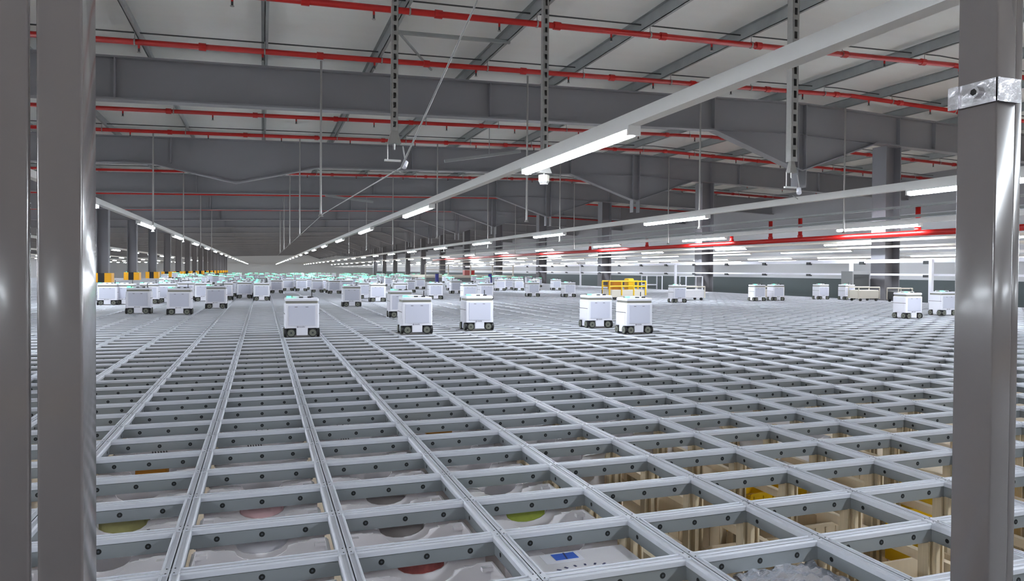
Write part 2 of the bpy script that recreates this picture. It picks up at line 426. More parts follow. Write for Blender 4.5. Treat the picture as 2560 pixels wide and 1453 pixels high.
# hangers ------------------------------------------------------------
def hanger(X, Y, zb, w_, kind, lab, grp):
    root = empty('slotted_hanger' if kind else 'drop_rod', (X, Y, zb)); H = top(X)+.3-zb
    m = MB()
    if kind:
        d = w_*.5
        m.box(-w_/2, -w_/2+.004, -d, d, 0, H, M['zinc']); m.box(w_/2-.004, w_/2, -d, d, 0, H, M['zinc']); m.box(-w_/2, w_/2, d-.004, d, 0, H, M['zinc'])
        m.box(-w_/2, -w_*.22, -d, -d+.003, 0, H, M['zinc']); m.box(w_*.22, w_/2, -d, -d+.003, 0, H, M['zinc'])
        z = .03
        while z < H:
            m.box(-w_*.13, w_*.13, d-.008, d-.0045, z, z+w_*.7, M['black']); z += w_*1.5
        z = 0
        while z < H:
            m.box(-w_*.22, w_*.22, -d, -d+.003, z, z+w_*.6, M['zinc']); z += w_*1.5
        m.build('hanger_channel', root)
    else:
        m.cyl((0, 0, 0), (0, 0, H), w_/2, M['zinc'], 8); m.build('rod', root)
        m = MB(); m.cyl((0, 0, -.05), (0, 0, .03), w_*1.3, M['zinc'], 8, w_*.7); m.build('rod_end', root)
    tag(root, lab, 'hanger', grp)
    return root
def bracket(root, w_, style, q):
    class MB_(MB): pass
    m = MB(); s = w_
    m.add([(-s*.5,-s*.5,.02),(s*.5,-s*.5,.02),(s*.5,s*.5,.02),(-s*.5,s*.5,.02),(-s*1.2,-s*.9,-.13),(s*1.2,-s*.9,-.13),(s*1.2,s*.9,-.13),(-s*1.2,s*.9,-.13)],
          [(0,3,2,1),(4,5,6,7),(0,1,5,4),(1,2,6,5),(2,3,7,6),(3,0,4,7)], M['zinc'])
    m.build('spreader_cone', root)
    m = MB()
    if style == 0:
        m.cyl((-.07, 0, -.13), (-.07, 0, -.30), .007, M['zinc'], 6); m.cyl((.09, 0, -.15), (.12, 0, -.30), .007, M['cable'], 6)
        m.cyl((0, 0, -.13), (0, 0, -.19), .012, M['zinc'], 6)
        m.box(-.10, .07, -.015, .015, -.315, -.295, M['trunk']); m.build('wire_frame', root)
        m = MB(); m.cyl((.10, -.02, -.37), (.13, .02, -.31), .030, M['white'], 10, .026); m.cyl((.02, 0, -.40), (.10, 0, -.44), .005, M['cable'], 6)
        m.build('sensor_head', root)
    else:
        m.cyl((0, 0, -.10), (0, 0, -.16), .014, M['zinc'], 6)
        m.cyl((0, 0, -.15), (0, 0, -.22), .062, M['cream'], 6); m.cyl((0, 0, -.22), (0, 0, -.245), .062, M['zinc'], 6, .05)
        m.build('sensor_housing', root)
        m = MB(); m.cyl((0, 0, -.246), (0, 0, -.254), .046, M['white'], 12); m.build('sensor_lens', root)
    for nm in ('wire_frame', 'sensor_head', 'sensor_housing', 'sensor_lens', 'spreader_cone'):
        for o in root.children:
            if o.name.startswith(nm):
                for v in o.data.vertices: v.co *= (q if nm != 'spreader_cone' else 1); v.co.z = v.co.z if nm != 'spreader_cone' else v.co.z*q
def cone_scale(w_): return w_
o = hanger(1.95, 11.25, CH+1.73+.45, .10, 1, 'slotted steel hanger with wire frame, left of centre at the top', 'slotted hangers'); bracket(o, .085, 0, 1.5)
o = hanger(5.82, 14.6, CH+1.97+.42, .13, 1, 'slotted steel hanger passing behind the near lit tube', 'slotted hangers'); bracket(o, .12, 1, 1.9)
o = hanger(9.6, 11.25, CH+1.717+.42, .15, 1, 'slotted steel hanger near the right, ending at the rafter haunch', 'slotted hangers'); bracket(o, .07, 0, 1.6)
for i, Y in enumerate((26.25, 41.25, 56.25, 71.25, 86.25)):
    for X_, zb, nm in ((1.93, 1.92, 'line below the left slotted hanger'), (9.63, 1.95, 'line right of centre'), (17.4, 1.90, 'line above the second right light row'),
                       (25.1, 1.9, 'line nearest the right wall'), (-5.31, 1.95, 'line along the left light row')):
        hanger(X_, Y-.32, CH+zb, .075, 0, '%s thin drop rod in the %s' % (ORD[i], nm), 'thin drop rods')
m = MB()
pts = [(2.62, 8.5, CH+3.62), (2.04, 11.12, CH+1.60), (2.03, 26.0, CH+1.98), (2.03, 110, CH+1.98)]
for a, c in zip(pts, pts[1:]): m.cyl(a, c, .014, M['cable'], 6)
tag(m.build('antenna_cable'), 'thin grey cable slanting past the left slotted hanger into the distance', 'cable')

# fence posts in front -------------------------------------------------
def fence_post(x0, x1, y0, y1, lab, z0=-.105, z1=2.3):
    cx, cy = (x0+x1)/2, (y0+y1)/2
    root = empty('fence_post', (cx, cy, z0)); w_, d = (x1-x0)/2, (y1-y0)/2
    m = MB(); m.rbox(-w_, w_, -d, d, .012, z1-z0, .0035, M['post'], 4); m.build('post_profile', root, True)
    m = MB(); m.box(-w_-.02, w_+.0, -d-.02, d+.02, 0, .012, M['zinc']); m.build('base_plate', root)
    tag(root, lab, 'post', 'grey fence posts'); return root
fence_post(-.2610, -.2115, 1.018, 1.098, 'wide grey fence post at the left, the one beside the view of the grid')
fence_post(-.3200, -.2690, 1.018, 1.030, 'grey fence post cut off by the left edge of the picture')
fp = fence_post(1.290, 1.3405, .966, 1.046, 'glossy grey fence post at the right with a polished clamp')
fence_post(1.384, 1.406, 1.000, 1.010, 'grey fence post at the very right edge')
root = empty('post_clamp', (1.31525, 1.006, CH+.345))
cxx = .0252+.0022
m = MB(); zc0, zc1 = -.022, .022
m.box(-cxx-.003, -cxx, -.048, .047, zc0, zc1, M['chrome']); m.box(-cxx-.003, cxx+.003, -.0455, -.0425, zc0, zc1, M['chrome']); m.box(cxx, cxx+.003, -.043, .046, zc0, zc1, M['chrome'])
m.box(-cxx-.008, -cxx-.003, .030, .052, zc0, zc1, M['chrome'])
m.build('clamp_band', root)
m = MB(); m.cyl((-cxx-.003, -.004, .002), (-cxx-.011, -.004, .002), .011, M['chrome'], 16); bh = m.build('bolt_head', root)
m = MB(); m.cyl((-cxx-.0105, -.004, .002), (-cxx-.0118, -.004, .002), .0065, M['hole'], 6); m.build('hex_socket', bh)
tag(root, 'polished metal clamp with a socket bolt around the right fence post', 'clamp')

# ------------------------------------------------------------------ track grid
A, AY = .705, .5165
gx = lambda i: A*(i-.49828)
gy = lambda j: 3.194+AY*j
J0, J1 = -3, 190
I0, I1 = -44, 39
HW = .040; RH = .092
grid = empty('track_grid', (0, 0, 0))
tag(grid, 'huge flat grid of double track aluminium rails that the robots drive on', 'track grid')
def long_rail():
    m = MB(); y0, y1 = gy(J0)-.3, gy(J1)
    # cross section: two raised lanes with centre groove
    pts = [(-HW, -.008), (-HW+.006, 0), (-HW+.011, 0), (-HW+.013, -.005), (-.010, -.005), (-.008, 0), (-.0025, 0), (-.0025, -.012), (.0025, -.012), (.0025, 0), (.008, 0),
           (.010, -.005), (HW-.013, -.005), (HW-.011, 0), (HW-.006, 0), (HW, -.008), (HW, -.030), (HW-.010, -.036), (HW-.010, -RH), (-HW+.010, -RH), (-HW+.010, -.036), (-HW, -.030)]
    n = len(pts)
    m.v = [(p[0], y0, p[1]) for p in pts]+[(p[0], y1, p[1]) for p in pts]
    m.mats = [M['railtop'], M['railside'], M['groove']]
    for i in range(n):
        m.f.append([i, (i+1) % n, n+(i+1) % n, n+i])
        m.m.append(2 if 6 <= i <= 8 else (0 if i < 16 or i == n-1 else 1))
    return m
lr = long_rail()
# side holes on near long rails
def side_holes(m, js, both=True):
    for j in js:
        for fr in (.22, .78):
            y = gy(j)+AY*fr
            for s_ in (-1, 1):
                m.cyl((s_*(HW-.012), y, -.062), (s_*(HW-.0095), y, -.062), .011, M['hole'], 10)
n_lr = 0
for i in range(I0, I1+1):
    if n_lr == 0:
        o = lr.build('long_rail', grid); base_lr = o
        side_holes(lr, range(J0, 16)); lr2 = lr.build('long_rail', grid)
    near = -3 <= i <= 10
    if i == I0: o = base_lr
    elif i == I0+1: o = lr2; 
    else: o = (lr2 if near else base_lr).copy(); COL.objects.link(o)
    if i == I0+1: o.data = base_lr.data
    if near: o.data = bpy.data.meshes['long_rail.001']
    o.location = (gx(i), 0, 0); n_lr += 1
# cross rails (run along X)
def cross_section():
    h = .036
    return [(-h, -.008), (-h+.006, -.002), (-h+.010, -.002), (-h+.012, -.006), (-.009, -.006), (-.007, -.002), (.007, -.002), (.009, -.006), (h-.012, -.006), (h-.010, -.002), (h-.006, -.002), (h, -.008),
            (h, -.028), (h-.008, -.033), (h-.008, -RH-.004), (-h+.008, -RH-.004), (-h+.008, -.033), (-h, -.028)]
def cross_rail(detail):
    m = MB(); pts = cross_section(); n = len(pts); x0, x1 = gx(I0), gx(I1)
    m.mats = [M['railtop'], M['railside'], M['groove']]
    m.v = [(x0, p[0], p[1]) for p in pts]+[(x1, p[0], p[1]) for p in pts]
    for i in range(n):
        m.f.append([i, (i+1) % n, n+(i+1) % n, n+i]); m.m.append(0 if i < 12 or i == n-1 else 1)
    m.f += [list(range(n))[::-1], list(range(n, 2*n))]; m.m += [1, 1]
    if detail:
        for i in range(-14 if detail == 1 else -6, 24 if detail == 1 else 10):
            for fr in (.21, .5, .79):
                x = gx(i)+A*fr
                m.cyl((x, -.0290, -.060), (x, -.0275, -.060), .0135, M['hole'], 10)
                m.cyl((x, -.0295, -.060), (x, -.0285, -.060), .005, M['groove'], 6)
    return m
cA = cross_rail(0).build('cross_rail', grid); cB = cross_rail(1).build('cross_rail', grid)
first = {0: 1, 1: 1}
for j in range(J0, J0+100):
    d = 1 if j < 22 else 0
    src = cB if d else cA
    if first[d]: o = src; first[d] = 0
    else: o = src.copy(); COL.objects.link(o)
    o.location = (0, gy(j), 0)
mm = MB(); h = .036
for j in range(J0+100, J1+1):
    mm.box(gx(I0), gx(I1), gy(j)-h, gy(j)+h, -RH, -.002, M['railtop'])
tag(mm.build('far_cross_rails', grid), kind='stuff')
# crossing plates on nearest nodes
pm = MB(); 
for a in (-1, 1):
    pm.box(-.013+a*.0215, .013+a*.0215, -.030, .030, -.006, .0012, M['railtop'])
pm.box(-.0025, .0025, -.016, .016, -.002, .0005, M['groove'])
for a in (-1, 1):
    for c in (-1, 1): pm.cyl((a*.016, c*.024, .001), (a*.016, c*.024, .0022), .0036, M['hole'], 8)
cpo = pm.build('crossing_plate', grid); c_n = 0
for j in range(J0, 9):
    for i in range(-2, 10):
        p = px((gx(i), gy(j), 0))
        if not (230 < p[0] < 2380 and p[1] < 1480): continue
        if c_n >= 98: break
        o = cpo if c_n == 0 else cpo.copy()
        if c_n: COL.objects.link(o)
        o.location = (gx(i), gy(j), 0); c_n += 1

# ------------------------------------------------------------------ totes and crates below the grid
TZ = -.10
def wall_outline(L, H, notch, nd=.055):
    hl = L/2
    pts = [(-hl, -H), (hl, -H), (hl, 0)]
    if notch:
        pts += [(hl-.07, 0), (hl-.10, -.012), (notch+.03, -.012), (notch, -.018)]
        for k in range(9):
            a = math.pi*k/8; pts.append((notch*math.cos(a)*.98, -.020-nd*math.sin(a)))
        pts += [(-notch, -.018), (-notch-.03, -.012), (-hl+.10, -.012), (-hl+.07, 0)]
    pts.append((-hl, 0))
    return pts
def make_tote(kind):
    root = empty('tote'); L, W, H = .60, .405, .28
    t = .008
    m = MB()
    for s_ in (-1, 1):
        y = s_*W/2
        m.prism(wall_outline(L, H, .125), y-t/2, y+t/2, M['tote'], 'y')
        m.box(s_*L/2-t/2, s_*L/2+t/2, -W/2, W/2, -H, 0, M['tote'])
    m.box(-L/2, L/2, -W/2, W/2, -H-.008, -H, M['tote'])
    # corner gussets and a lower lip
    for a in (-1, 1):
        for c in (-1, 1):
            m.box(min(a*L/2, a*(L/2-.055)), max(a*L/2, a*(L/2-.055)), min(c*W/2, c*(W/2-.035)), max(c*W/2, c*(W/2-.035)), -.03, -.012, M['tote'])
    m.build('tote_body', root)
    m = MB()
    for s_ in (-1, 1):
        a0, a1 = sorted((s_*(W/2), s_*(W/2+.014)))
        m.box(-L/2, -.17, a0, a1, -.018, -.008, M['tote']); m.box(.17, L/2, a0, a1, -.018, -.008, M['tote'])
    for s_ in (-1, 1):
        a0, a1 = sorted((s_*L/2, s_*(L/2+.012))); m.box(a0, a1, -W/2, W/2, -.018, -.008, M['tote'])
    m.build('tote_rim', root)
    m = MB()
    if kind == 1:
        for k in range(9):
            a = math.pi*(k+.5)/9
            c0 = Vector((math.cos(a)*.15, W/2-.0055, -.018-.088*math.sin(a))); c1 = Vector((math.cos(a)*.135, W/2-.0055, -.018-.066*math.sin(a)-.004))
            m.bar(c0, c1, .004, .012, M['totedk'])
    elif kind == 2:
        for k in range(6): m.bar((-.11+k*.02, W/2-.0055, -.095), (-.105+k*.02, W/2-.0055, -.118), .004, .008, M['totedk'])
    else:
        m.box(-.030, -.008, W/2-.0065, W/2-.004, -.100, -.094, M['totedk']); m.box(.002, .026, W/2-.0065, W/2-.004, -.100, -.094, M['totedk'])
    m.build('tote_slots' if kind else 'tote_marking', root)
    return root
def make_crate(m_):
    root = empty('crate'); L, W, H = .60, .405, .30; t = .012
    m = MB()
    for s_ in (-1, 1):
        m.box(-L/2, L/2, s_*W/2-t/2, s_*W/2+t/2, -H, 0, m_); m.box(s_*L/2-t/2, s_*L/2+t/2, -W/2, W/2, -H, 0, m_)
    m.box(-L/2, L/2, -W/2, W/2, -H, -H+.01, m_)
    for k in range(7):
        x = -L/2+.05+k*(L-.1)/6
        m.box(x-.006, x+.006, -W/2-.014, -W/2-.005, -H, -.02, m_)
    m.build('crate_body', root)
    m = MB(); m.box(-L/2-.012, L/2+.012, -W/2-.012, -W/2, -.02, 0, m_); m.box(-L/2-.012, L/2+.012, W/2, W/2+.012, -.02, 0, m_)
    m.box(-L/2-.012, -L/2, -W/2-.001, W/2+.001, -.02, 0, m_); m.box(L/2, L/2+.012, -W/2-.001, W/2+.001, -.02, 0, m_)
    m.build('crate_rim', root)
    return root
TP = [make_tote(0), make_tote(1), make_tote(2)]; CB = make_crate(M['beige']); CYL = make_crate(M['yellow'])
K = kid_map(); used = set()
def place(proto, loc):
    if proto.name not in used: used.add(proto.name); o = proto
    else: o = copy_tree(proto, K)
    o.location = loc; return o
NTH = ['first', 'second', 'third', 'fourth', 'fifth', 'sixth', 'seventh', 'eighth', 'ninth', 'tenth', 'eleventh', 'twelfth', 'thirteenth']
colname = lambda i: '%s cell column from the left post' % NTH[i+1]
rng = random.Random(3)
special = {(2, -1), (3, -2)}
for i in range(-1, 8):
    for j in range(-3, 9):
        xc, yc = gx(i)+A/2, gy(j)+AY/2
        p = px((xc, yc, -.1))
        if p[0] < 150 or p[0] > 2500 or p[1] > 1620: continue
        if (i, j) in special: continue
        full = (i <= 1) or (i == 2 and j >= 0) or (i == 3 and j >= 3) or (i == 4 and j >= 4) or (i >= 5 and j >= 3 and (i+j) % 3 == 0)
        if full:
            k = 1 if (i, j) in ((-1, 1), (0, 3), (0, 6)) else 2 if (i, j) in ((1, 3), (2, 3), (1, 5), (-1, 4)) else (rng.choice([0, 0, 1, 2]) if j > 4 else 0)
            o = place(TP[k], (xc, yc, TZ-rng.choice([0, .006, .012]) - (.03 if i >= 5 else 0)))
            tag(o, 'white tote in the %s, %s row from the front' % (colname(i), NTH[j+3]), 'tote', 'white totes below the grid')
        elif i >= 2:
            y_ = (i, j) in ((6, 0), (7, 0), (6, -2), (7, 1), (5, 2))
            z = -.42 if (i+j) % 2 == 0 else -.70
            if y_: z = -.36
            o = place(CYL if y_ else CB, (xc, yc, z))
            tag(o, '%s crate deep under the %s, %s row' % ('yellow' if y_ else 'beige', colname(i), NTH[j+3]),
                'crate', 'crates deep below the grid')
# guide posts below the open cells
gp = None
for i in range(3, 10):
    for j in range(-3, 6):
        p = px((gx(i), gy(j), 0))
        if not (1300 < p[0] < 2560) or p[1] > 1560: continue
        if gp is None:
            m = MB(); q = .052
            m.box(-q, q, -.012, .012, GB+.0, -.094, M['warmpost']); m.box(-.012, .012, -q*.8, q*.8, GB, -.094, M['warmpost'])
            m.box(-q, -q+.01, -.03, .03, GB, -.094, M['warmpost']); m.box(q-.01, q, -.03, .03, GB, -.094, M['warmpost'])
            gp = m.build('guide_post'); o = gp
        else: o = gp.copy(); COL.objects.link(o)
        o.location = (gx(i), gy(j), 0)
        tag(o, 'warm-light-tinted guide post right of the %s, %s row' % (colname(i-1), NTH[j+3]), 'post', 'guide posts tinted with warm light below the grid')
for n_, i in enumerate((3, 4, 5, 6, 7)):
    m = MB(); x = gx(i)+.17
    m.box(x-.02, x+.02, gy(-3), gy(5), -.30, -.25, M['beige'])
    tag(m.build('support_beam'), 'beige support beam receding under the open cells, %s from the left' % ORD[n_].replace('nearest', 'first'), 'beam', 'beige beams below the grid')
# goods seen in the totes
def goods(name, i, j, w_, hgt, m_, lab, dx=0, zt=-.012, d=.10):
    xc, yc = gx(i)+A/2+dx, gy(j)-0+AY-.0  # against the near wall of the tote behind
    m = MB(); r = .018
    m.rbox(-w_/2, w_/2, 0, d, TZ+zt-hgt, TZ+zt, r, m_, 3, .012)
    o = m.build(name); o.location = (xc, yc+.075, 0)
    return tag(o, lab, 'package')
goods('orange_package', -1, 3, .20, .14, M['orange'], 'orange brown package showing in the tote beside the left post')
goods('orange_package', 2, 4, .22, .12, M['orange'], 'small orange package edge showing in the fourth cell column')
goods('khaki_package', -1, 1, .24, .15, M['khaki'], 'khaki package in the notch of the slotted tote by the left post')
goods('pink_package', 0, 1, .24, .15, M['pink'], 'pale pink package in a tote notch between the first two long rails')
goods('grey_package', 1, 0, .25, .15, M['grey'], 'grey package filling a tote notch in the front centre')
goods('grey_package', 1, 1, .25, .15, M['grey'], 'light grey package one cell behind the grey one in the front centre')
goods('green_package', 2, 0, .25, .16, M['green'], 'yellow green package in a tote in the fourth cell column')
goods('red_white_package', 1, -1, .22, .13, M['redp'], 'red and white package at the bottom edge of the picture')
goods('clear_package', 0, 0, .26, .15, M['carton'], 'clear and white package in the front tote notch between two long rails')
# carton with blue print
root = empty('printed_carton', (gx(2)+A/2-.01, gy(-1)+AY/2+.02, -.105))
m = MB(); m.rbox(-.27, .27, -.17, .17, -.28, 0, .006, M['carton'], 2, .003); m.build('carton_body', root)
m = MB(); m.box(-.17, .02, .055, .155, 0, .0015, M['white']); m.build('paper_label', root)
m = MB(); m.box(-.115, .0, .080, .148, .0015, .003, M['blue']); m.bar((-.06, .08, .0035), (-.05, .15, .0035), .008, .001, M['navy']); m.build('blue_print', root)
m = MB()
for k in range(10):
    a = math.pi*(k+.5)/10; cx, cy = -.03, -.065
    m.bar((cx+.17*math.cos(a), cy+.075*math.sin(a), .001), (cx+.145*math.cos(a), cy+.058*math.sin(a), .001), .010, .001, M['navy'])
    if k % 2: m.bar((cx+.12*math.cos(a), cy+.035*math.sin(a), .001), (cx+.10*math.cos(a), cy+.02*math.sin(a), .001), .009, .001, M['navy'])
m.build('dashed_print', root)
tag(root, 'white carton with blue label and dark blue dashes at the bottom centre', 'carton')
# foil wrapped box
def foil_box():
    m = MB(); n, q = 30, 22; L, W, H = .44, .40, .3; r = random.Random(5)
    def z(x, y): return .006*math.sin(38*x+60*y)+.004*math.sin(95*x-31*y)+r.uniform(-.003, .003)
    vs = [(-L/2+L*a/n, -W/2+W*c/q, z(-L/2+L*a/n, -W/2+W*c/q)) for c in range(q+1) for a in range(n+1)]
    fs = [(c*(n+1)+a, c*(n+1)+a+1, (c+1)*(n+1)+a+1, (c+1)*(n+1)+a) for c in range(q) for a in range(n)]
    m.add(vs, fs, M['foil'])
    m.box(-L/2+.002, L/2-.002, -W/2+.002, W/2-.002, -H, -.012, M['foil'])
    return m
o = foil_box().build('foil_box'); o.location = (gx(3)+A/2+.07, gy(-2)+AY/2+.03, -.098)
tag(o, 'box wrapped in crumpled silver foil at the bottom right', 'box')

# ------------------------------------------------------------------ robots
def text_mesh(txt, size, name):
    cu = bpy.data.curves.new(name, 'FONT'); cu.body = txt; cu.size = size; cu.extrude = .0008
    t = bpy.data.objects.new(name, cu); COL.objects.link(t)
    dg = bpy.context.evaluated_depsgraph_get(); me = bpy.data.meshes.new_from_object(t.evaluated_get(dg))
    bpy.data.objects.remove(t); return me
BW, BD = .31, .235
def robot_parts(P, far=False):
    """P(name) -> MB for that part"""
    b = P('body')
    b.rbox(-BW+.01, BW-.01, -BD+.01, BD-.01, .165, .615, .03, M['white'], 4, .012)
    b.rbox(-.105, .105, -BD+.012, BD-.012, .035, .165, .02, M['white'], 3)
    b.rbox(-BW+.012, BW-.012, -.085, .085, .035, .165, .02, M['white'], 3)
    b.rbox(-BW+.05, BW-.05, -BD+.05, BD-.05, .05, .165, .02, M['black'], 3)
    for s_ in (-1, 1):
        x0, x1 = sorted((s_*(BW-.012), s_*(BW-.004)))
        b.box(x0, x1, -BD+.05, BD-.05, .19, .42, M['white']); b.box(x0, x1, -BD+.05, BD-.05, .435, .60, M['white'])
    s = P('panel_seam')
    for s_ in (-1, 1):
        x0, x1 = sorted((s_*(BW-.0105), s_*(BW-.002))); s.box(x0, x1, -BD+.02, BD-.02, .423, .432, M['dark'])
    p = P('front_panel')
    p.rbox(-.235, .235, -BD+.002, -BD+.013, .215, .575, .004, M['lav'], 2)
    for x in (-.13, .06): p.box(x, x+.05, -BD+.0005, -BD+.004, .548, .556, M['dark'])
    p = P('rear_panel'); p.rbox(-.235, .235, BD-.013, BD-.002, .215, .575, .004, M['lav'], 2)
    c = P('collar')
    c.rbox(-BW+.03, BW-.03, -BD+.02, BD-.03, .615, .662, .02, M['tan'], 3)
    c = P('top_cap')
    c.rbox(-BW+.015, BW-.015, -BD+.012, BD-.015, .662, .715, .03, M['white'], 4, .012)
    c.rbox(-.16, .14, -.12, .14, .715, .745, .03, M['white'], 3, .01)
    e = P('top_sensor'); e.box(-.05, .02, -.17, -.13, .715, .738, M['dark'])
    e = P('top_switch'); e.box(.10, .17, -.15, -.10, .715, .74, M['black'])
    e = P('top_latch'); e.box(-.24, -.18, -.05, .02, .715, .74, M['zinc'])
    a = P('antenna'); a.cyl((.19, .08, .715), (.19, .08, .83), .010, M['dark'], 6); a.cyl((.19, .08, .715), (.19, .08, .735), .03, M['dark'], 8)
    l = P('status_light')
    l.rbox(-.27, -.19, -.20, -.12, .715, .748, .02, M['led'], 3)
    if far:
        l.box(-.275, .15, -BD+.030, -BD+.045, .713, .735, M['led']); l.box(-.288, -.274, -.16, .17, .713, .73, M['led'])  # longer green bars on far copies, shaped to keep their glow
    else:
        l.box(-.275, -.10, -BD+.024, -BD+.045, .70, .716, M['led'])
def wheel(m, c, ax, h=None):
    h = h or m
    a = Vector((1, 0, 0)) if ax == 'x' else Vector((0, 1, 0)); c = Vector(c)
    m.cyl(c-a*.022, c+a*.022, .078, M['black'], 20)
    h.cyl(c-a*.026, c+a*.026, .062, M['wheel'], 20); h.cyl(c-a*.028, c+a*.028, .018, M['dark'], 10)
def wheel_spots():
    for sx in (-1, 1):
        for sy in (-1, 1):
            yield (sx*.190, sy*(BD-.030), .078), 'y'
            yield (sx*(BW-.020), sy*.150, .078), 'x'
def make_robot():
    root = empty('delivery_robot'); bs = {}; order = []
    def P(n):
        mb = MB(); bs[n] = mb; order.append(n); return mb
    robot_parts(P)
    for n in order: bs[n].build(n, root)
    first_ = True
    for c, ax in wheel_spots():
        m = MB(); h_ = MB(); wheel(m, c, ax, h_); h_.build('wheel_hub', m.build('wheel', root))
    arch = MB()
    for sx in (-1, 1):
        for sy in (-1, 1):
            pts = [(sx*.190+.096*math.cos(math.pi*k/10), .078+.094*math.sin(math.pi*k/10)) for k in range(11)]
            y0, y1 = sorted((sy*(BD-.075), sy*(BD-.006))); 
            arch.prism([(p[0], p[1]) for p in pts], *sorted((sy*(BD-.075), sy*(BD-.058))), M['black'], 'y')
    arch.build('wheel_arch', root)
    m = MB(); pts = [(-.075+.016*math.cos(math.pi*k/3), .186+.016*math.sin(math.pi*k/3)) for k in range(6)]
    pin = [(-.075+.008*math.cos(math.pi*k/3), .186+.008*math.sin(math.pi*k/3)) for k in range(6)]
    y = -BD+.0085
    for k in range(6):
        a, c, d, e = pts[k], pts[(k+1) % 6], pin[(k+1) % 6], pin[k]
        m.prism([a, c, d, e], y-.002, y+.002, M['logo'], 'y')
    m.build('logo_emblem', root)
    me = text_mesh('ocado', .042, 'logo_lettering'); me.materials.clear(); me.materials.append(M['logo'])
    t = bpy.data.objects.new('logo_lettering', me); COL.objects.link(t); t.parent = root
    t.rotation_euler = (math.pi/2, 0, 0); t.location = (-.052, y, .176)
    return root
R0 = make_robot(); K = kid_map()
fm = MB()
robot_parts(lambda n: fm, True)
for c, ax in wheel_spots(): wheel(fm, c, ax)
FARB = fm.build('delivery_robot')
def snap(X, Y):
    i = round((X/A)+.49828-.5); j = round((Y-3.194)/AY-.5)
    return i, j
taken = set()
rob_n = [0, 0]
def robot(X, Y, lab, grp, rz=0, far=False, exact=False):
    i, j = snap(X, Y)
    if not exact:
        if (i, j) in taken or (i-1, j) in taken or (i+1, j) in taken or (i, j-1) in taken or (i, j+1) in taken: return None
    taken.add((i, j))
    x, y = (X, Y) if exact else (gx(i)+A/2, gy(j)+AY/2)
    if far:
        o = FARB if rob_n[1] == 0 else FARB.copy()
        if rob_n[1]: COL.objects.link(o)
        rob_n[1] += 1
    else:
        o = R0 if rob_n[0] == 0 else copy_tree(R0, K); rob_n[0] += 1
    o.location = (x, y, 0); o.rotation_euler[2] = rz
    return tag(o, lab, 'robot', grp)
# (pixel column of the base centre, pixel row of the base, label)
def ground(x, y):
    d = F + R*((x-1280)/FPX) - U*((y-CY)/FPX); t = -CH/d.z; return d.x*t, d.y*t
near = [
 (1043, 838, 'white grid robot standing right of centre, leftmost of the four large near ones'),
 (1199, 829, 'white grid robot second from the left among the four large near ones'),
 (1500, 823, 'white grid robot partly hidden behind its right neighbour'),
 (1598, 838, 'large white grid robot in front of its half hidden neighbour, right of centre'),
 (1003, 797, 'white grid robot mostly hidden behind the leftmost large one'),
 (540, 775, 'bright white grid robot alone at the left'),
 (448, 790, 'white grid robot at the left just in front of the lone bright one'),
 (345, 788, 'white grid robot closest to the left post'),
 (654, 755, 'white grid robot with dark top below the vanishing point'),
 (880, 770, 'white grid robot left of the four large ones'),
 (945, 758, 'white grid robot just behind and right of the one left of the large ones'),
 (588, 736, 'white grid robot directly right behind the lone bright one'),
 (618, 739, 'white grid robot between the lone bright one and the dark topped one'),
 (1335, 745, 'white grid robot in the middle distance between the two large pairs'),
 (1425, 746, 'white grid robot just left behind the half hidden large one'),
 (1175, 757, 'white grid robot half hidden behind the second large one'),
 (1900, 756, 'white grid robot, left one of the first far right pair'),
 (1947, 755, 'white grid robot, right one of the first far right pair'),
 (2060, 752, 'white grid robot left of the pale carts at the far right'),
 (2125, 753, 'white grid robot next to the pale carts at the far right'),
 (2285, 800, 'white grid robot with green top close to the right post'),
 (2372, 792, 'white grid robot half hidden by the right post'),
 (268, 766, 'white grid robot in the row before the yellow column guards, first from the left post'),
 (312, 765, 'white grid robot in the row before the yellow column guards, second from the left post'),
 (372, 763, 'white grid robot in the row before the yellow column guards, third from the left post'),
 (418, 760, 'white grid robot in the row before the yellow column guards, fourth from the left post'),
 (755, 846, 'white grid robot standing in the centre left foreground'),
 (1700, 760, 'white grid robot right of the front robot pair in the middle distance'),
]
for x, y, l in near:
    X, Y = ground(x, y-3)
    robot(X, Y+.22, l, 'white grid robots near the front', exact=True)
R_ = random.Random(11)
n = 0; tries = 0
while n < 210 and tries < 6000:
    tries += 1
    Y = 30+85*R_.random()**1.2
    X = R_.uniform(-.21*Y, min(.42*Y, 25))
    if X > 10 and Y < 42: continue
    if X > 16 and 76 < Y < 92: continue
    if R_.random() < (.45 if X > .2*Y else 0): continue
    p = px((X, Y, 0))
    if p[0] > 2300 or (p[0] < 405 and Y < 104): continue
    far = Y > 46
    side = 'left' if p[0] < 640 else 'centre' if p[0] < 1100 else 'right of centre' if p[0] < 1500 else 'far right'
    i, j = snap(X, Y)
    if far: l = 'small distant white robot with green light in the crowd at the %s' % side
    else: l = 'white robot in the front ranks of the distant crowd at the %s' % side
    if robot(X, Y, l, 'distant grid robots, '+side, far=far, rz=R_.choice([0, 0, math.pi])): n += 1

